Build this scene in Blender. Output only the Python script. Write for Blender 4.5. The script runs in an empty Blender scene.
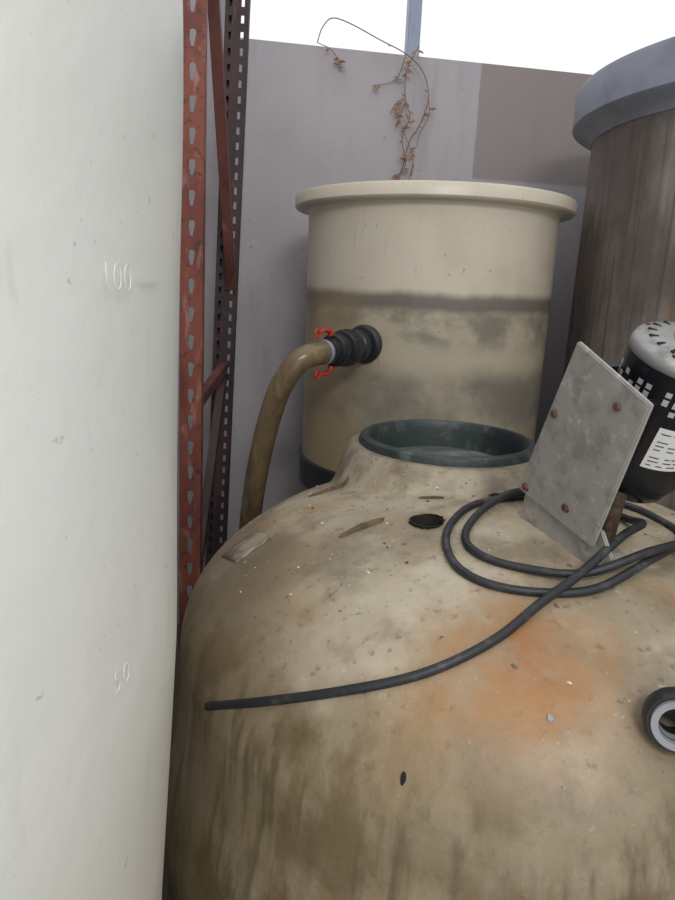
import bpy, bmesh, math, random
from math import *
from mathutils import Vector, Matrix, noise
random.seed(4)
Z0=1.55
scene=bpy.context.scene
try:
    scene.view_settings.view_transform='Standard'
    scene.view_settings.look='None'
except Exception as e: print(e)

# ---------------------------------------------------------------- materials
def lin(c):
    r=[]
    for v in c:
        v/=255.
        r.append(v/12.92 if v<=.04045 else ((v+.055)/1.055)**2.4)
    return (*r,1)
def M(name,base,layers=(),rough=.6,metal=0.,bump=None,spec=.5,sss=0):
    m=bpy.data.materials.new(name); m.use_nodes=True
    nt=m.node_tree; N=nt.nodes; L=nt.links
    bs=N['Principled BSDF']
    bs.inputs['Roughness'].default_value=rough
    bs.inputs['Metallic'].default_value=metal
    bs.inputs['Specular IOR Level'].default_value=spec
    if sss:
        bs.inputs['Subsurface Weight'].default_value=sss
        bs.inputs['Subsurface Radius'].default_value=(1,1,1)
        bs.inputs['Subsurface Scale'].default_value=.03
    tc=N.new('ShaderNodeTexCoord'); geo=tc.outputs['Object']
    def mp(v,a,b,c,d):
        n=N.new('ShaderNodeMapRange'); n.interpolation_type='SMOOTHSTEP'
        n.inputs[1].default_value=a;n.inputs[2].default_value=b
        n.inputs[3].default_value=c;n.inputs[4].default_value=d
        L.new(v,n.inputs[0]); return n.outputs[0]
    def mth(op,a,b):
        n=N.new('ShaderNodeMath');n.operation=op
        for i,x in enumerate((a,b)):
            if isinstance(x,(int,float)): n.inputs[i].default_value=x
            else: L.new(x,n.inputs[i])
        return n.outputs[0]
    def nz(sx,sy,sz,det=6,ro=.6,off=0):
        mpn=N.new('ShaderNodeMapping'); mpn.inputs['Scale'].default_value=(sx,sy,sz)
        mpn.inputs['Location'].default_value=(off,off*1.7,off*.3)
        L.new(geo,mpn.inputs['Vector'])
        n=N.new('ShaderNodeTexNoise'); n.inputs['Scale'].default_value=1
        n.inputs['Detail'].default_value=det; n.inputs['Roughness'].default_value=ro
        L.new(mpn.outputs[0],n.inputs['Vector']); return n.outputs[0]
    sep=N.new('ShaderNodeSeparateXYZ'); L.new(geo,sep.inputs[0])
    rgb=N.new('ShaderNodeRGB'); rgb.outputs[0].default_value=lin(base); col=rgb.outputs[0]
    for k,l in enumerate(layers):
        f=None
        def mul(f,x): return x if f is None else mth('MULTIPLY',f,x)
        if 'n' in l:
            sx,sy,sz,lo,hi=l['n']; f=mul(f,mp(nz(sx,sy,sz,off=k*3.7+l.get('o',0)),lo,hi,0,1))
        for ax in ('z','x'):
            if ax in l:
                a,b,c,d=l[ax]; src=sep.outputs[2 if ax=='z' else 0]
                if 'j' in l:
                    jj=l['j']; q=nz(jj[1],jj[1],jj[2],off=k*5.1+(2 if ax=='x' else 0))
                    src=mth('ADD',src,mth('MULTIPLY',mth('SUBTRACT',q,.5),jj[0]))
                f=mul(f,mp(src,a,b,0,1)); f=mul(f,mp(src,c,d,1,0))
        if 's' in l:
            x,y,z,r0,r1=l['s']
            vm=N.new('ShaderNodeVectorMath');vm.operation='DISTANCE'
            L.new(geo,vm.inputs[0]); vm.inputs[1].default_value=(x,y,z)
            d=mth('ADD',vm.outputs['Value'],mth('MULTIPLY',mth('SUBTRACT',nz(14,14,14,off=k),.5),(r1)*.9))
            f=mul(f,mp(d,r0,r1,1,0))
        f=mth('MULTIPLY',f,l.get('a',1.))if f is not None else None
        mx=N.new('ShaderNodeMix');mx.data_type='RGBA'
        if f is None: mx.inputs[0].default_value=l.get('a',1.)
        else: L.new(f,mx.inputs[0])
        L.new(col,mx.inputs[6]); mx.inputs[7].default_value=lin(l['c']); col=mx.outputs[2]
    L.new(col,bs.inputs['Base Color'])
    if bump:
        bn=N.new('ShaderNodeBump'); bn.inputs['Strength'].default_value=bump[1]
        bn.inputs['Distance'].default_value=bump[2] if len(bump)>2 else .005
        L.new(nz(bump[0],bump[0],bump[0]),bn.inputs['Height']); L.new(bn.outputs[0],bs.inputs['Normal'])
    return m

# ---------------------------------------------------------------- helpers
def link(o):
    scene.collection.objects.link(o); return o
def mesh_obj(name,verts,faces,mat,smooth=False,off=True):
    me=bpy.data.meshes.new(name)
    me.from_pydata([(v[0],v[1],v[2]+(Z0 if off else 0)) for v in verts],[],faces); me.validate()
    if mat: me.materials.append(mat)
    if smooth:
        for p in me.polygons: p.use_smooth=True
    return link(bpy.data.objects.new(name,me))
def empty(name,children):
    e=link(bpy.data.objects.new(name,None))
    for c in children: c.parent=e
    return e
def sharp(o,ang=35):
    me=o.data; bm=bmesh.new(); bm.from_mesh(me)
    bmesh.ops.recalc_face_normals(bm,faces=bm.faces)
    for e in bm.edges:
        if len(e.link_faces)==2 and e.calc_face_angle(0)>radians(ang): e.smooth=False
    for f in bm.faces: f.smooth=True
    bm.to_mesh(me); bm.free(); return o
def lathe(name,prof,c,mat,seg=128,wob=0):
    vs=[];fs=[]
    rings=[]
    for r,z in prof:
        if r<1e-6:
            rings.append([len(vs)]); vs.append((c[0],c[1],z+c[2])); continue
        ring=[]
        for i in range(seg):
            a=2*pi*i/seg
            rr=r
            if wob: rr+=wob*noise.noise(Vector((cos(a)*2,sin(a)*2,z*3)))
            ring.append(len(vs)); vs.append((c[0]+rr*cos(a),c[1]+rr*sin(a),z+c[2]))
        rings.append(ring)
    for A,B in zip(rings,rings[1:]):
        for i in range(seg):
            j=(i+1)%seg
            if len(A)==1 and len(B)==1: continue
            if len(A)==1: fs.append((A[0],B[j],B[i]))
            elif len(B)==1: fs.append((A[i],A[j],B[0]))
            else: fs.append((A[i],A[j],B[j],B[i]))
    return sharp(mesh_obj(name,vs,fs,mat))
def xf(o,M4):
    o.data.transform(M4); return o
def frame(origin,zdir,xhint=(0,0,1)):
    z=Vector(zdir).normalized(); x=Vector(xhint); x=(x-z*x.dot(z)).normalized(); y=z.cross(x)
    m=Matrix((x,y,z)).transposed().to_4x4(); m.translation=Vector(origin)+Vector((0,0,Z0)); return m
def lathe_l(name,prof,mtx,mat,seg=48):
    global Z0
    zz=Z0; Z0=0
    o=lathe(name,prof,(0,0,0),mat,seg); Z0=zz
    return xf(o,mtx)
def box(name,lo,hi,mat,mtx=None,bev=0):
    bm=bmesh.new(); bmesh.ops.create_cube(bm,size=1)
    for v in bm.verts: v.co=Vector([lo[i]+(v.co[i]+.5)*(hi[i]-lo[i]) for i in range(3)])
    if bev: bmesh.ops.bevel(bm,geom=bm.edges[:],offset=bev,segments=2,affect='EDGES')
    me=bpy.data.meshes.new(name); bm.to_mesh(me); bm.free(); me.materials.append(mat)
    o=link(bpy.data.objects.new(name,me))
    if mtx: xf(o,mtx)
    else: xf(o,Matrix.Translation((0,0,Z0)))
    return o
def catmull(P,n=10):
    P=[Vector(p) for p in P]; Q=[P[0]*2-P[1]]+P+[P[-1]*2-P[-2]]; out=[]
    for i in range(1,len(Q)-2):
        a,b,c,d=Q[i-1:i+3]
        for k in range(n):
            t=k/n
            out.append(.5*((2*b)+(c-a)*t+(2*a-5*b+4*c-d)*t*t+(3*b-a-3*c+d)*t**3))
    out.append(Q[-2]); return out
def tube(name,P,r,mat,seg=14,n=10,rf=None):
    pts=catmull(P,n); vs=[];fs=[]
    up=Vector((0,0,1)); t0=(pts[1]-pts[0]).normalized()
    x=up.cross(t0)
    if x.length<.05: x=Vector((1,0,0)).cross(t0)
    x.normalize()
    for i,p in enumerate(pts):
        t=(pts[min(i+1,len(pts)-1)]-pts[max(i-1,0)]).normalized()
        x=(x-t*x.dot(t)).normalized(); y=t.cross(x)
        rr=r if rf is None else r*rf(i/(len(pts)-1))
        for k in range(seg):
            a=2*pi*k/seg; vs.append(p+x*cos(a)*rr+y*sin(a)*rr)
    for i in range(len(pts)-1):
        for k in range(seg):
            j=(k+1)%seg; fs.append((i*seg+k,i*seg+j,(i+1)*seg+j,(i+1)*seg+k))
    fs.append(tuple(range(seg))[::-1]); fs.append(tuple((len(pts)-1)*seg+k for k in range(seg)))
    return sharp(mesh_obj(name,vs,fs,mat),50)

# ---------------------------------------------------------------- room
WY=2.86
wallm=M('painted_wall',(182,178,182),[dict(c=(160,155,158),n=(1.2,1.2,1.5,.42,.7),a=.5),
   dict(c=(142,135,136),n=(9,9,1.2,.52,.78),a=.45),dict(c=(204,201,205),n=(25,25,25,.6,.75),a=.3),
   dict(c=(120,95,75),n=(30,30,30,.68,.75),a=.6),
   dict(c=(146,134,130),x=(.518,.524,9,9.1),z=(Z0+.46,Z0+.48,5,5.2),j=(.012,12,12),a=.75)],rough=.85,bump=(60,.3,.003))
ang=atan(.176)
RW=Matrix.Translation((0,WY,Z0))@Matrix.Rotation(ang,4,'Z')
def wbox(name,x0,x1,z0,z1,y0,y1,mat,bev=0): return box(name,(x0,y0,z0),(x1,y1,z1),mat,RW,bev)
H=.91
w1=wbox('wall_lower',-1.5,2.6,-1.55,H,0,.16,wallm)
w2=wbox('wall_upper',-1.5,2.6,1.80,2.2,0,.16,wallm)
w3=wbox('wall_side_of_window',-1.5,-.45,H,1.80,0,.16,wallm)
empty('wall_back',[w1,w2,w3])
framem=M('window_metal',(150,158,178),[dict(c=(110,115,130),n=(20,20,5,.5,.7),a=.5)],rough=.45,metal=.2)
wf=[wbox('mullion',.226,.278,H,1.80,.05,.10,framem,.003),wbox('sill_rail',-.45,2.6,H,H+.015,.05,.11,framem,.002),
    wbox('head_rail',-.45,2.6,1.78,1.80,.05,.11,framem,.002),wbox('mullion_2',1.55,1.6,H+.02,1.78,.05,.10,framem,.003)]
empty('window_1',wf)
box('wall_left',(-1.62,-1.6,-1.55),(-1.5,2.7,2.2),wallm)
box('wall_right',(2.35,-1.6,-1.55),(2.47,3.2,2.2),wallm)
floorm=M('concrete_floor',(96,91,84),[dict(c=(56,52,48),n=(2,2,2,.4,.7),a=.8)],rough=.9,bump=(30,.3))
box('floor',(-1.62,-1.6,-1.65),(2.47,3.4,-1.55),floorm)

# ---------------------------------------------------------------- dome tank
TC=(.35,1.25);R=.65;NC=(.257,1.5)
def ss(a,b,x):
    t=min(max((x-a)/(b-a),0),1); return t*t*(3-2*t)
def hd(x,y):
    r=min(hypot(x-TC[0],y-TC[1])/R,1)
    z=-.385-.295*(1-sqrt(max(0,1-r**2.2)))
    z+=.004*noise.noise(Vector((x*5,y*5,0)))
    lx=x-(.40+(.93-y)*.20); z+=.012*ss(0,.022,lx)*(1-ss(.5,.62,hypot(x-TC[0],y-TC[1])))*ss(.99,.93,y) if r<1 else 0
    d=hypot(x-NC[0],y-NC[1])
    k=1-ss(.222,.274,d)
    z=z*(1-k)+(-.348)*k
    return z
HOLES=[(.166,1.105,.031),(.322,1.220,.020),(.378,1.238,.012)]
def dome_mesh():
    vs=[];fs=[];seg=360
    rs=[R*sin(pi/2*i/150) for i in range(1,151)]
    vs.append((*TC,hd(*TC)))
    rings=[]
    for r in rs:
        ring=[]
        for i in range(seg):
            a=2*pi*i/seg; x=TC[0]+r*cos(a);y=TC[1]+r*sin(a)
            ring.append(len(vs)); vs.append((x,y,hd(x,y)))
        rings.append(ring)
    for z in [-.69,-.71,-.74,-.78,-.82,-.87,-.92,-.98,-1.04,-1.1,-1.25,-1.4,-1.545]:
        ring=[]
        for i in range(seg):
            a=2*pi*i/seg; rr=R+.036*ss(.66,1.02,-z)+.004*sin(a*3+z*4)*min(1,(-.68-z)*5)
            ring.append(len(vs)); vs.append((TC[0]+rr*cos(a),TC[1]+rr*sin(a),z))
        rings.append(ring)
    for i in range(seg): fs.append((0,rings[0][i],rings[0][(i+1)%seg]))
    for A,B in zip(rings,rings[1:]):
        for i in range(seg):
            j=(i+1)%seg; fs.append((A[i],B[i],B[j],A[j]))
    dead=set()
    holes=HOLES+[(NC[0],NC[1],.188)]
    for k,v in enumerate(vs):
        if v[2]<-.6: continue
        for hx,hy,hr in holes:
            d=hypot(v[0]-hx,v[1]-hy)
            if d<hr-.003: dead.add(k)
            elif d<hr+.003:
                s=hr/d; x=hx+(v[0]-hx)*s;y=hy+(v[1]-hy)*s; vs[k]=(x,y,v[2])
    fs=[f for f in fs if not any(q in dead for q in f)]
    return vs,fs
tankm=M('aged_poly_tank',(182,170,148),[
   dict(c=(146,132,108),n=(3,3,3,.38,.60),a=.8),
   dict(c=(206,198,180),n=(5,5,5,.48,.70),a=.65),
   dict(c=(112,99,80),n=(11,11,11,.48,.70),a=.6),
   dict(c=(160,130,90),n=(4,4,4,.48,.68),a=.55,o=9),
   dict(c=(104,92,76),n=(2.2,2.2,2.2,.48,.60),a=.5,o=21),
   dict(c=(82,72,60),n=(60,60,60,.58,.68),a=.5),
   dict(c=(214,210,200),n=(90,90,90,.64,.72),a=.45),
   dict(c=(96,84,68),s=(NC[0],NC[1],Z0-.42,.22,.32),n=(8,8,8,.33,.58),a=.6),
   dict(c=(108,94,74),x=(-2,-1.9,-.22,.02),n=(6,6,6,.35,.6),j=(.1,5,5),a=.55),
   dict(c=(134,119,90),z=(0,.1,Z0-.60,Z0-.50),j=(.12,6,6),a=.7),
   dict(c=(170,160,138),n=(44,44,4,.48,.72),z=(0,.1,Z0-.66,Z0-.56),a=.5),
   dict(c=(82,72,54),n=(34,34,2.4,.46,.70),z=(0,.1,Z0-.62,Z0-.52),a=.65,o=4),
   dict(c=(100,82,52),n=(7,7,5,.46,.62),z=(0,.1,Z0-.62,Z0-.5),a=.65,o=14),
   dict(c=(164,116,64),s=(.25,.77,Z0-.48,.02,.20),n=(7,7,7,.30,.56),a=.8),
   dict(c=(160,104,56),s=(.27,.79,Z0-.47,.0,.09),n=(16,16,16,.25,.55),a=.7),
   dict(c=(88,66,34),s=(-.04,.76,Z0-.59,.0,.05),a=.65),
   dict(c=(150,112,64),s=(.09,.70,Z0-.56,.0,.10),n=(10,10,10,.3,.6),a=.5),
   dict(c=(90,62,42),s=(.322,1.220,Z0-.39,.015,.06),a=.7),
   dict(c=(112,82,56),s=(.166,1.105,Z0-.40,.025,.05),a=.5),
   ],rough=.48,bump=(45,.45,.004))
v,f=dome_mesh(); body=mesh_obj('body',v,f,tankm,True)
darkm=M('dark_interior',(22,22,22),rough=.8)
ringm=M('teal_black_plastic',(58,68,68),[dict(c=(120,130,125),n=(18,18,18,.5,.75),a=.6),dict(c=(32,40,42),n=(6,6,6,.45,.65),a=.8)],rough=.45,bump=(60,.3))
lidm=M('teal_lid',(74,88,84),[dict(c=(138,142,130),n=(12,12,12,.42,.65),a=.7),dict(c=(40,46,46),n=(5,5,5,.45,.65),a=.8)],rough=.6,bump=(60,.3))
ring=lathe('manway_ring',[(.207,-.36),(.208,-.345),(.204,-.333),(.198,-.329),(.189,-.329),(.186,-.334),(.184,-.352),(.180,-.40),(.176,-.402)],(NC[0],NC[1],0),ringm,128)
lid=lathe('recessed_lid',[(.186,-.398),(.165,-.402),(.15,-.390),(.08,-.376),(0,-.371)],(NC[0],NC[1],0),lidm,96)
extras=[body,ring,lid]
holeshadem=M('hole_painted_shade',(40,34,30),rough=.8)  # shade inside the holes put into the dark liner colour
for i,(hx,hy,hr) in enumerate(HOLES):
    hz=hd(hx,hy)
    extras.append(lathe('hole_dark_liner_%d'%(i+1),[(hr+.0012,.0008),(hr-.002,.0008),(hr-.004,-.09),(0,-.095)],(hx,hy,hz),holeshadem,40))
empty('dome_top_tank',extras)

# ---------------------------------------------------------------- big translucent tank, left
whitem=M('translucent_white_poly',(232,235,229),[dict(c=(216,219,211),n=(2,2,1,.4,.7),a=.6),dict(c=(184,184,174),n=(30,30,6,.60,.78),a=.35),dict(c=(224,216,196),z=(0,.1,Z0-.7,Z0-.1),a=.6),
   dict(c=(150,150,140),n=(70,70,70,.66,.73),a=.5)],rough=.36,bump=(6,.3,.01),sss=.15)
LT=(-.63,.49)
def lr(z): return .494+.020*z - .045*max(0,-z-.34) + .05*max(0,-z-.85)
prof=[(0,-1.55),(lr(-1.5)-.02,-1.55),(lr(-1.5),-1.52)]
z=-1.45
while z<.62: prof.append((lr(z),z)); z+=.05
prof+=[(.508,.64),(.49,.70),(.42,.77),(.28,.82),(.1,.84),(0,.84)]
lt=lathe('body',prof,(LT[0],LT[1],0),whitem,160,wob=.006)
markm=M('moulded_mark',(228,231,225),rough=.4)
def tanktext(txt,size,z,a0):
    cu=bpy.data.curves.new('t','FONT'); cu.body=txt; cu.size=size; cu.extrude=.0002; cu.resolution_u=2
    cu.offset=-.0010
    o=link(bpy.data.objects.new('t',cu)); dg=bpy.context.evaluated_depsgraph_get(); dg.update()
    me=bpy.data.meshes.new_from_object(o.evaluated_get(dg)); bpy.data.objects.remove(o)
    for v in me.vertices:
        x,y,h=v.co; rr=lr(z+y)+.0030+h; a=radians(a0)+x/.5
        v.co=(LT[0]+rr*cos(a),LT[1]+rr*sin(a),Z0+z+y)
    me.materials.clear(); me.materials.append(markm)
    return link(bpy.data.objects.new('volume_mark_'+txt,me))
def dash(z,a0,a1,h=.0025):
    vs=[];n=10
    for i in range(n+1):
        a=radians(a0+(a1-a0)*i/n); rr=lr(z)+.0036
        for zz in (z,z+h): vs.append((LT[0]+rr*cos(a),LT[1]+rr*sin(a),zz))
    return mesh_obj('level_dash',vs,[(2*i,2*i+2,2*i+3,2*i+1) for i in range(n)],markm,True)
empty('translucent_storage_tank',[lt,tanktext('100',.027,-.008,-11.4),tanktext('50',.026,-.282,-11.3),dash(.001,-5.4,-1.0)])

# ---------------------------------------------------------------- open-top tank, middle
S=1.045
def sc(P): return tuple(q*S for q in P)
midm=M('stained_cream_poly',(214,205,186),[
   dict(c=(194,184,164),n=(4,4,3,.45,.7),a=.6),
   dict(c=(176,165,142),z=(0,.1,Z0-.05,Z0+.01),j=(.03,5,3),a=.75),
   dict(c=(90,87,82),z=(Z0-.070,Z0-.040,Z0-.022,Z0+.008),j=(.035,7,3),a=.78),
   dict(c=(112,108,98),z=(Z0-.19,Z0-.12,Z0-.07,Z0-.045),j=(.07,9,3),n=(9,9,12,.34,.64),a=.75),
   dict(c=(106,103,96),z=(Z0-.48,Z0-.37,Z0-.27,Z0-.20),j=(.09,4,3),n=(4,4,4,.25,.6),a=.8),
   dict(c=(150,138,114),z=(0,.1,Z0-.45,Z0-.38),j=(.04,5,3),a=.7),
   dict(c=(164,143,108),x=(-1,-.9,-.04,.12),z=(0,.1,Z0-.05,Z0+.02),a=.6),
   dict(c=(92,84,70),n=(50,50,4,.62,.75),a=.3),
   dict(c=(110,92,66),n=(60,60,60,.66,.72),a=.5),
   ],rough=.38,bump=(25,.25,.003))
MC=(.286,2.333,0)
mt=lathe('shell',[(r*S,z*S) for r,z in [(0,-.60),(.385,-.60),(.398,-.585),(.398,.225),(.402,.236),(.437,.240),(.4425,.245),(.4425,.272),(.438,.279),(.40,.281),(.388,.276),(.385,.26),(.385,-.57),(0,-.57)]],MC,midm,160)
blackm=M('black_plastic',(38,40,45),[dict(c=(75,75,78),n=(14,14,14,.5,.75),a=.5)],rough=.38,bump=(60,.15))
base=lathe('stand',[(0,-1.549),(.385,-1.549),(.385,-1.50),(.375,-1.46),(.375,-.71),(.424,-.68),(.428,-.585),(.4175,-.58),(.4175,-.62),(.40,-.63),(0,-.63)],MC,blackm,96)
empty('open_top_tank',[mt,base])

# valve fitting
F0=Vector(sc((.068,1.897,-.154))); F1=Vector(sc((-.056,1.72,-.168))); fd=(F1-F0).normalized()
fm=frame(F0,fd)
redm=M('red_plastic',(186,58,44),rough=.45)
fit=[lathe_l('bulkhead_flange',[(0,-.02),(.058,-.02),(.058,.014),(.052,.022),(.036,.024),(.036,.034),(.044,.036),(.047,.040),(.047,.062),(.044,.066),(.038,.068),(.038,.080),(.0495,.083),(.0525,.088),(.0525,.120),(.049,.126),(.040,.128),(.040,.140),(.045,.142),(.047,.146),(.047,.166),(.043,.172),(.036,.174),(.036,.2),(0,.2)],fm,blackm,40)]
for k in range(16):
    a=2*pi*k/16
    fit.append(box('grip_rib',(.050,-.0035,.092),(.0538,.0035,.116),blackm,fm@Matrix.Rotation(a,4,'Z'),.001))
ZV=Vector((0,0,Z0))
for s in (1,-1):
    fit.append(tube('cam_lever',[fm@Vector((s*.044,0,.176))-ZV,fm@Vector((s*.056,0,.184))-ZV,fm@Vector((s*.060,-.004,.210))-ZV,fm@Vector((s*.056,-.008,.245))-ZV],.0085,redm,10,6,rf=lambda t:1-.4*t))
    fit.append(tube('lever_ring',[fm@Vector((s*.056+.011*cos(t),-.01,.250+.011*sin(t)))-ZV for t in [i*pi/4 for i in range(9)]],.003,redm,8,4))
hosem=M('braided_tan_hose',(124,106,80),[dict(c=(70,58,40),n=(8,8,3,.42,.68),a=.75),dict(c=(164,148,116),n=(20,20,6,.55,.75),a=.5)],rough=.18,bump=(80,.2))
hose=tube('suction_hose',[F0+fd*.17]+[sc(q) for q in [(-.056,1.72,-.168),(-.106,1.69,-.186),(-.149,1.69,-.245),(-.182,1.71,-.335),(-.213,1.745,-.46),(-.238,1.78,-.603),(-.262,1.83,-.78)]]+[(-.31,1.97,-1.0),(-.31,1.99,-1.3),(-.29,2.0,-1.51)],.032,hosem,28,10)
clamp=lathe_l('hose_clamp',[(.033,.206),(.0355,.206),(.0355,.218),(.033,.218)],fm,framem,32)
empty('hose_fitting',fit+[hose,clamp])

# ---------------------------------------------------------------- big grey tank, right
greym=M('weathered_grey_tank',(138,131,127),[
   dict(c=(98,90,85),n=(7,7,1,.40,.62),a=.75),dict(c=(168,152,134),n=(30,30,1,.5,.7),a=.5),
   dict(c=(80,72,66),n=(3,3,2,.46,.64),a=.7),dict(c=(134,106,80),n=(9,9,2.5,.52,.7),a=.6),
   dict(c=(70,62,56),n=(60,60,1.5,.55,.67),a=.55)],rough=.6,bump=(40,.3))
rimg=M('grey_blue_rim',(142,147,162),[dict(c=(108,111,124),n=(5,5,5,.4,.7),a=.7)],rough=.5)
RC=(1.385,2.2,0)
rt=lathe('shell',[(0,-1.549),(.58,-1.549),(.60,-1.53),(.60,.54),(.585,.54),(.585,-1.5),(0,-1.5)],RC,greym,160)
rr=lathe('rim',[(.585,.50),(.603,.50),(.625,.525),(.655,.535),(.668,.545),(.669,.64),(.662,.655),(.60,.658),(.585,.645),(.585,.50)],RC,rimg,160)
empty('grey_storage_tank',[rt,rr])

# ---------------------------------------------------------------- rack upright
rackm=M('rusty_red_paint',(142,80,66),[dict(c=(104,54,46),n=(8,8,3,.4,.62),a=.75),dict(c=(190,148,134),n=(30,30,10,.55,.72),a=.6),dict(c=(66,42,36),n=(40,40,40,.56,.68),a=.7)],rough=.6,bump=(70,.3))
rackd=M('dark_rusty_paint',(74,52,52),[dict(c=(44,36,40),n=(8,8,3,.4,.6),a=.8),dict(c=(130,92,86),n=(30,30,10,.62,.75),a=.5)],rough=.6,bump=(70,.3))
HT=2.75
def perforated_curve(name,w,h,pitch,hole,mat):
    cu=bpy.data.curves.new(name,'CURVE'); cu.dimensions='2D'; cu.fill_mode='BOTH'; cu.extrude=.0012
    def sp(P):
        s=cu.splines.new('POLY'); s.points.add(len(P)-1); s.use_cyclic_u=True
        for i,(x,y) in enumerate(P): s.points[i].co=(x,y,0,1)
    sp([(-w/2,0),(w/2,0),(w/2,h),(-w/2,h)])
    for i in range(int(h/pitch)): sp([(x,(i+.5)*pitch+y) for x,y in hole])
    o=link(bpy.data.objects.new(name,cu)); dg=bpy.context.evaluated_depsgraph_get(); dg.update()
    me=bpy.data.meshes.new_from_object(o.evaluated_get(dg)); bpy.data.objects.remove(o)
    me.materials.clear(); me.materials.append(mat)
    return link(bpy.data.objects.new(name,me))
def perforated_bars(name,w,h,pitch,mat):
    vs=[];fs=[]
    def q(x0,x1,y0,y1):
        for z in (-.0012,.0012):
            b=len(vs); vs.extend([(x0,y0,z),(x1,y0,z),(x1,y1,z),(x0,y1,z)]); fs.append((b,b+1,b+2,b+3))
        b=len(vs)-8
        for i in range(4): fs.append((b+i,b+(i+1)%4,b+4+(i+1)%4,b+4+i))
    hw=.012; cx=.021
    for x0,x1 in ((-w/2,-cx-hw/2),(-cx+hw/2,cx-hw/2),(cx+hw/2,w/2)): q(x0,x1,0,h)
    n=int(h/pitch)
    for c in (-cx,cx):
        for i in range(n+1): q(c-hw/2,c+hw/2,max(0,i*pitch-.013),min(h,i*pitch+.013))
    return mesh_obj(name,vs,fs,mat,False,False)
tear=[(.0105*sin(t),.013+.0105*cos(t)) for t in [radians(a) for a in range(-110,111,22)]]+[(.0055,-.012),(.0045,-.020),(-.0045,-.020),(-.0055,-.012)]
def post(x0,x1,y,w,dep,mat,name,face):
    zax=Vector((x1-x0,0,HT)).normalized()
    m=Matrix(((1,zax.x,0,x0),(0,0,-1,y),(0,zax.z,1e-9,0.0),(0,0,0,1)))
    parts=[xf(face,m)]
    I=Matrix.Identity(4)
    for s in (-1,1):
        parts.append(xf(box('flange',(s*w/2-.0015,-.0,-dep),(s*w/2+.0015,HT,0),mat,I),m))
        parts.append(xf(box('lip',(min(s*w/2,s*w/2-s*.018),0,-dep),(max(s*w/2,s*w/2-s*.018),HT,-dep+.003),mat,I),m))
    parts.append(xf(box('foot_plate',(-w/2-.02,0,-dep-.02),(w/2+.02,.006,.02),mat,I),m))
    return parts
rk=post(-.488,-.434,2.0,.066,.03,rackm,'front_post',perforated_curve('front_post_face',.066,HT,.083,tear,rackm))
rk+=post(-.506,-.391,2.5,.078,.03,rackd,'rear_post',perforated_bars('rear_post_face',.078,HT,.05,rackd))
def brace(a,b,w,t,mat):
    a=Vector(a);b=Vector(b); d=b-a; m=frame(a,d,(1,0,0)); return box('brace',(-t/2,-w/2,0),(t/2,w/2,d.length),mat,m,.002)
brm=M('brace_paint',(112,66,58),[dict(c=(76,46,44),n=(8,8,3,.4,.6),a=.8),dict(c=(160,136,128),n=(20,20,10,.6,.75),a=.5)],rough=.6,bump=(70,.3))
rk+=[brace((-.41,2.06,.95),(-.42,2.49,-.02),.03,.034,brm),
     brace((-.453,2.04,-.375),(-.447,2.48,-.31),.035,.03,brm),
     brace((-.449,2.48,-.33),(-.468,2.05,-1.0),.03,.03,rackd),
     brace((-.478,2.04,-1.1),(-.475,2.48,-1.1),.03,.03,rackd)]
empty('pallet_rack_upright',rk)

# ---------------------------------------------------------------- motor on bracket
T=Vector((.356,1.0,-.0636));Lp=Vector((.3256,1.12,-.3350));Rp=Vector((.4092,.85,-.1332));Bp=Vector((.398,.945,-.374))
nrm=Vector((.947,.32,.035)).normalized()
galv=M('galvanised_plate',(166,163,158),[dict(c=(128,126,121),n=(25,25,25,.45,.65),a=.6),dict(c=(202,200,196),n=(45,45,45,.55,.7),a=.6),dict(c=(140,116,96),n=(14,14,14,.62,.75),a=.35)],rough=.55,metal=.15,bump=(90,.3,.002))
def slab(name,P,n,t,mat,bev=.002):
    bm=bmesh.new(); a=[bm.verts.new(p+Vector((0,0,Z0))) for p in P]; b=[bm.verts.new(p+n*t+Vector((0,0,Z0))) for p in P]
    bm.faces.new(a[::-1]); bm.faces.new(b)
    k=len(P)
    for i in range(k): bm.faces.new((a[i],a[(i+1)%k],b[(i+1)%k],b[i]))
    bmesh.ops.recalc_face_normals(bm,faces=bm.faces)
    bmesh.ops.bevel(bm,geom=bm.edges[:],offset=bev,segments=2,affect='EDGES')
    me=bpy.data.meshes.new(name); bm.to_mesh(me); bm.free(); me.materials.append(mat)
    return link(bpy.data.objects.new(name,me))
mp_=[slab('mount_plate',[T,Rp,Bp,Lp],nrm,.009,galv)]
boltm=M('rusty_bolt',(110,78,62),[dict(c=(60,44,38),n=(60,60,60,.45,.6),a=.6)],rough=.7,metal=.2)
def pl(u,w):
    return (T*(1-u)+Rp*u)*(1-w)+(Lp*(1-u)+Bp*u)*w
for u,w in ((.09,.42),(.72,.13),(.1,.95),(.62,.88)):
    c=pl(u,w)
    mp_.append(lathe_l('bolt_head',[(0,-.006),(.0058,-.0055),(.0066,-.004),(.0066,0),(.009,0),(.009,.002),(0,.002)],frame(c,nrm),boltm,12))
nb=nrm*.0095
mp_.append(slab('foot_flange',[pl(.0,.85)+nb,pl(1.0,.88)+nb,Vector((.424,.925,-.385)),Vector((.420,.935,-.418)),Vector((.380,1.01,-.415)),Vector((.334,1.118,-.400))],nrm,.007,galv))
mp_.append(slab('foot_pad',[Vector((.345,1.13,-.396)),Vector((.410,.985,-.416)),Vector((.48,1.0,-.412)),Vector((.46,1.12,-.396))],Vector((0,0,1)),.008,galv))
rustm=M('rust_block',(92,72,56),[dict(c=(52,42,36),n=(50,50,50,.4,.6),a=.8)],rough=.85,bump=(80,.6))
mp_.append(tube('pivot_stud',[(.442,1.0,-.41),(.445,.995,-.36),(.450,.99,-.30)],.012,rustm,12,4))
ax=Vector((.1006,-.397,.913)).normalized()
MCn=Vector((.510,1.025,-.160))
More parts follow.
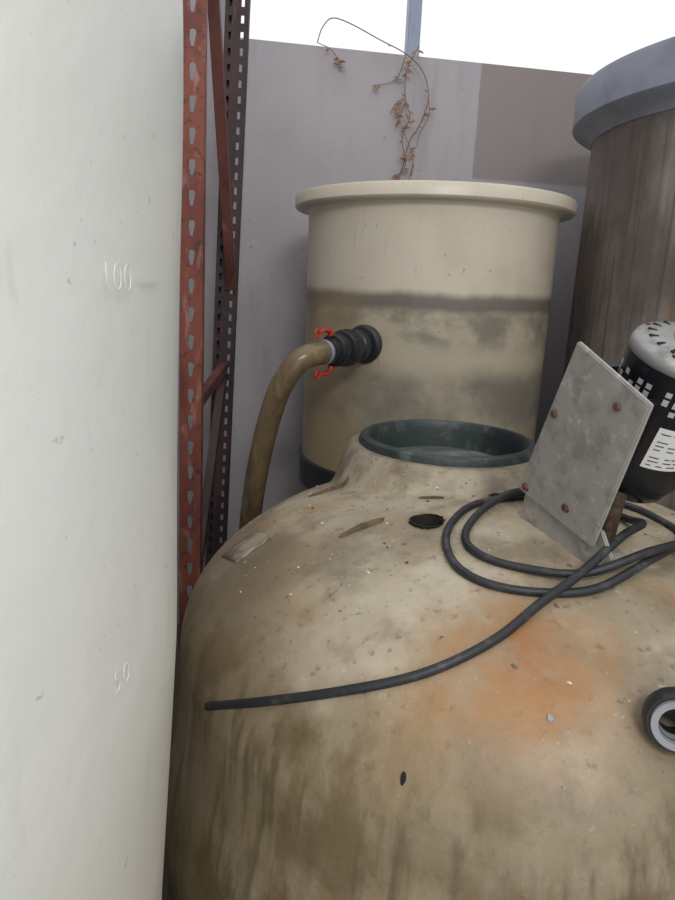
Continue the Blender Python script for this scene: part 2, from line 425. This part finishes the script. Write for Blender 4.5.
mm=frame(MCn,ax,tuple(-nrm))
mblack=M('motor_black_enamel',(24,26,30),[dict(c=(70,70,72),n=(30,30,30,.6,.75),a=.3)],rough=.25)
silver=M('cast_aluminium',(160,160,158),[dict(c=(104,102,98),n=(40,40,40,.48,.68),a=.6)],rough=.4,metal=.5,bump=(80,.3,.002))
motor=[lathe_l('motor_shell',[(0,-.165),(.03,-.165),(.055,-.158),(.072,-.146),(.080,-.126),(.080,-.12),(.0825,-.118),(.0825,.094),(.080,.096)],mm,mblack,72),
 lathe_l('end_bell',[(.0830,.086),(.084,.088),(.084,.098),(.081,.104),(.072,.110),(.060,.113),(.045,.115),(.030,.115),(.028,.120),(.018,.122),(0,.122)],mm,silver,72)]
slotm=M('vent_light_metal',(196,198,200),rough=.4,metal=.3)
random.seed(9)
for row,zz in enumerate((.026,.040,.054)):
    for k in range(34):
        if random.random()<(.35,.15,.45)[row]: continue
        a=2*pi*k/34
        motor.append(box('vent_slot',(.0815,-.0042,zz),(.0830,.0042,zz+(.008 if row!=1 else .010)),slotm,mm@Matrix.Rotation(a,4,'Z')))
for k in range(16):
    a=2*pi*k/16
    motor.append(box('end_vent',(.052,-.0025,.1105),(.066,.0025,.1140),darkm,mm@Matrix.Rotation(a,4,'Z')))
for k in range(4):
    a=2*pi*k/4+.5
    motor.append(lathe_l('through_bolt',[(0,.0),(.004,0),(.004,.008),(0,.009)],mm@Matrix.Rotation(a,4,'Z')@Matrix.Translation((.070,0,.104)),boltm,6))
labm=M('white_label',(222,222,218),rough=.4)
inkm=M('label_ink',(60,60,64),rough=.5)
def patch(name,a0,a1,z0,z1,r,mat):
    n=14; vs=[];fs=[]
    for i in range(n+1):
        a=a0+(a1-a0)*i/n
        vs+= [(r*cos(a),r*sin(a),z0),(r*cos(a),r*sin(a),z1)]
    for i in range(n): fs.append((2*i,2*i+2,2*i+3,2*i+1))
    o=mesh_obj(name,vs,fs,mat,True,False); return xf(o,mm)
cam_l=mm.inverted()@Vector((0,0,Z0)); ca=atan2(cam_l.y,cam_l.x)+.72
motor.append(patch('label',ca-.55,ca+.75,-.068,.006,.0832,labm))
random.seed(3)
for i in range(9):
    zz=-.062+i*.0072; a=ca-.48
    if i in (3,7): continue
    while a<ca+.65:
        w=random.uniform(.05,.22); motor.append(patch('label_text',a,a+w,zz,zz+.0018,.0836,inkm)); a+=w+random.uniform(.03,.14)
motor.append(box('foot_rail',(.118,-.062,-.10),(.130,.062,.05),mblack,mm,.002))
for s in (-1,1):
    for zz in (-.095,.035):
        motor.append(box('foot_leg',(.055,s*.048-.004,zz),(.12,s*.048+.004,zz+.012),mblack,mm,.001))
empty('electric_motor',motor+mp_)

# ---------------------------------------------------------------- cable
cabm=M('black_rubber_cable',(40,42,46),[dict(c=(98,98,98),n=(30,30,30,.52,.72),a=.5)],rough=.5)
cr=.0068
def on(P): return [(x,y,hd(x,y)+cr+dz) for x,y,dz in P]
path=[(-.186,.888,.0),(-.096,.818,0),(.004,.781,0),(.097,.769,.0),(.163,.778,0),(.235,.81,0),(.302,.858,.006),(.369,.900,.020),(.452,.960,.045),(.52,1.04,.035),(.535,1.12,.005),(.50,1.17,0),(.43,1.20,0),
 (.349,1.205,0),(.251,1.148,0),(.194,1.05,0),(.19,.962,0),(.225,.911,0),(.295,.887,.0),(.389,.890,.004),(.485,.935,.018),(.588,1.035,.02),(.63,1.13,0),(.58,1.22,0),(.47,1.235,0),
 (.35,1.19,.016),(.268,1.12,.005),(.222,1.035,0),(.236,.975,0),(.295,.94,0),(.383,.912,.014),(.50,.940,.038),(.63,1.03,.03),(.80,1.10,.01)]
tube('power_cable',on(path),cr,cabm,12,8)

# ---------------------------------------------------------------- side fitting on the dome
pvc=M('grey_pvc',(150,152,156),[dict(c=(110,112,116),n=(20,20,20,.5,.7),a=.5)],rough=.45)
nf=frame((.427,.70,-.492),Vector((-.30,-.85,.15)))
nz_=[lathe_l('collar',[(.022,.0),(.034,.0),(.037,.004),(.037,.022),(.034,.027),(.023,.027),(.021,.024),(.021,-.02),(0,-.02)],nf,blackm,40),
     lathe_l('sleeve',[(.022,.020),(.030,.027),(.030,.033),(.022,.033),(.020,.01)],nf,pvc,40),
     lathe_l('stub_pipe',[(0,-.09),(.030,-.09),(.030,.01),(0,.01)],frame((.465,.72,-.492),Vector((-.6,-.2,-.1))),pvc,32)]
empty('outlet_fitting',nz_)

# ---------------------------------------------------------------- debris
woodm=M('wood_chip',(124,102,82),[dict(c=(78,64,52),n=(30,30,30,.4,.6),a=.7)],rough=.9)
def chip(name,cx,cy,L_,W_,a,t,mat):
    pts=[];n=8
    for i in range(n):
        b=2*pi*i/n; rx=L_/2*cos(b)*random.uniform(.8,1.1); ry=W_/2*sin(b)*random.uniform(.7,1.2)
        pts.append((cx+rx*cos(a)-ry*sin(a),cy+rx*sin(a)+ry*cos(a)))
    vs=[(x,y,hd(x,y)+.0005) for x,y in pts]+[(x,y,hd(x,y)+t) for x,y in pts]
    fs=[tuple(range(n))[::-1],tuple(range(n,2*n))]+[(i,(i+1)%n,n+(i+1)%n,n+i) for i in range(n)]
    return mesh_obj(name,vs,fs,mat)
random.seed(5)
chip('wood_splinter',.052,1.105,.088,.016,.45,.006,woodm)
chip('wood_splinter.001',-.012,1.375,.10,.016,.2,.005,woodm)
chip('wood_splinter.002',.19,1.215,.05,.008,-.2,.004,woodm)
chip('dark_pebble',.098,.683,.008,.007,1.1,.005,darkm)
chip('grey_pebble',.28,.71,.008,.007,.4,.004,pvc)
tape=M('old_tape_patch',(160,150,132),[dict(c=(98,88,72),n=(20,20,20,.40,.58),a=.85)],rough=.6)
def tpatch():
    vs=[];fs=[];n=8
    c=(-.172,1.19);a=.5
    for i in range(n+1):
        for j in range(n+1):
            u=(i/n-.5)*.07;w=(j/n-.5)*.085
            x=c[0]+u*cos(a)-w*sin(a);y=c[1]+u*sin(a)+w*cos(a)
            vs.append((x,y,hd(x,y)+.0035+(.001*sin(i*2+j))))
    for i in range(n):
        for j in range(n):
            k=i*(n+1)+j; fs.append((k,k+n+1,k+n+2,k+1))
    o=mesh_obj('tape_patch',vs,fs,tape,True)
    s=o.modifiers.new('s','SOLIDIFY'); s.thickness=.003; s.offset=-1
tpatch()
def scatter(name,n,mats,seed):
    random.seed(seed); vs=[];fs=[];mi=[]
    k=0
    while k<n:
        r=.62*sqrt(random.random())*.97;a=random.random()*2*pi
        x=TC[0]+r*cos(a);y=TC[1]+r*sin(a)
        if hypot(x-NC[0],y-NC[1])<.23 or (y<.95 and random.random()<.8): continue
        if any(hypot(x-h[0],y-h[1])<h[2]+.008 for h in HOLES): continue
        s=random.choice([.0012,.0015,.002,.0035])*random.uniform(.6,1.2)
        b=len(vs);z=hd(x,y)
        an=random.random()*pi; l=random.uniform(1,2.2)
        for dx,dy in ((-1,-.6),(1,-.7),(.8,.7),(-.7,.8)):
            X=dx*s*l;Y=dy*s; vs.append((x+X*cos(an)-Y*sin(an),y+X*sin(an)+Y*cos(an),z))
        vs.append((x,y,z+s*.9))
        fs+=[(b,b+1,b+4),(b+1,b+2,b+4),(b+2,b+3,b+4),(b+3,b,b+4)]; q=random.choice(range(len(mats))); mi+=[q]*4; k+=1
    o=mesh_obj(name,vs,fs,None)
    for m in mats:o.data.materials.append(m)
    for p,q in zip(o.data.polygons,mi): p.material_index=q
    return o
scatter('debris_crumbs',320,[woodm,tape,M('pale_crumb',(214,208,196),rough=.8)],7)

# ---------------------------------------------------------------- dry vine
vinem=M('dry_vine',(138,106,84),rough=.8); leafm=M('dry_leaf',(166,124,98),[dict(c=(118,86,66),n=(40,40,40,.4,.6),a=.7)],rough=.8)
def wy(x,off=.02): return WY+.176*x-off
def vine(name,P,r=.003):
    return tube(name,[(x*1.04,wy(x*1.04,o),z*1.04) for x,z,o in P],r,vinem,6,8)
vines=[]
main=[(-.138,.877,.03),(-.12,.925,.04),(-.085,.955,.05),(-.019,.944,.05),(.098,.90,.05),(.196,.863,.05),(.264,.809,.05),(.293,.722,.05),(.268,.63,.04),(.233,.572,.03),(.212,.48,.03),(.2,.425,.03),(.19,.2,.03),(.19,-.1,.02)]
main2=[(.245,.90,.04),(.223,.859,.035),(.20,.80,.05),(.205,.713,.03),(.225,.65,.04),(.20,.57,.05),(.22,.48,.03),(.19,.42,.04),(.18,.2,.03)]
m3=[(-.138,.877,.03),(-.09,.86,.03),(-.06,.83,.02),(-.05,.79,.02)]
m4=[(.196,.863,.04),(.17,.79,.02),(.13,.765,.02),(.077,.754,.02)]
m5=[(.19,.2,.03),(.23,.4,.05),(.25,.5,.03),(.205,.60,.03),(.18,.66,.03),(.195,.72,.03)]
m6=[(.293,.722,.05),(.30,.66,.04),(.27,.60,.03),(.262,.55,.03)]
m7=[(.205,.713,.03),(.17,.70,.03),(.15,.66,.02)]
for i,P in enumerate((main,main2,m3,m4,m5,m6,m7)): vines.append(vine('stem_%d'%(i+1),P,.0020 if i<2 else .0015))
random.seed(12); vs=[];fs=[]
def leaf(x,y,z,s):
    b=len(vs)
    d=Vector((random.uniform(-1,1),random.uniform(-.6,.1),random.uniform(-1,.3))).normalized()
    u=d.cross(Vector((random.random(),-1,random.random()))).normalized()
    c=Vector((x,y,z)); n=d.cross(u)
    for q in (c,c+d*s*.4+u*s*.24+n*s*.08,c+d*s*.8+u*s*.14,c+d*s*1.1+n*s*.15,c+d*s*.8-u*s*.14,c+d*s*.4-u*s*.24+n*s*.08,c+d*s*.5-n*s*.06): vs.append(tuple(q))
    for i in range(1,6): fs.append((b+i-1 if i>1 else b,b+i,b+6))
    fs.append((b+5,b,b+6))
for P,n in ((main,12),(main2,28),(m3,8),(m4,4),(m5,22),(m6,3)):
    cp=catmull([(x*1.04,wy(x*1.04,o),z*1.04) for x,z,o in P],8)
    for k in range(n):
        q=random.choice(cp); leaf(q.x,q.y-.003,q.z,random.uniform(.016,.034))
vines.append(mesh_obj('leaves',vs,fs,leafm))
empty('dry_climbing_vine',vines)

# ---------------------------------------------------------------- light
w=bpy.data.worlds.new('sky'); scene.world=w; w.use_nodes=True
bg=w.node_tree.nodes['Background']; bg.inputs[0].default_value=(.97,.985,1,1); bg.inputs[1].default_value=1.05
la=bpy.data.lights.new('added_fill_light','AREA'); la.shape='RECTANGLE'; la.size=.8; la.size_y=.4; la.energy=30; la.color=(1,.985,.96)  # added fill lamp behind the camera to brighten the left tank, no real fixture
lo=link(bpy.data.objects.new('added_fill_light',la)); lo.location=(.5,-1.2,Z0+1.4)
lo.rotation_euler=(Vector((-.1,1.2,Z0-.2))-lo.location).to_track_quat('-Z','Y').to_euler()

# ---------------------------------------------------------------- camera
cam=bpy.data.cameras.new('camera'); co=link(bpy.data.objects.new('camera',cam))
cam.sensor_fit='VERTICAL'; cam.sensor_height=36; cam.lens=26; cam.clip_start=.02
co.matrix_world=Matrix.Translation((0,0,Z0))@Matrix.Rotation(radians(76),4,'X')@Matrix.Rotation(radians(2.4),4,'Z')
scene.camera=co
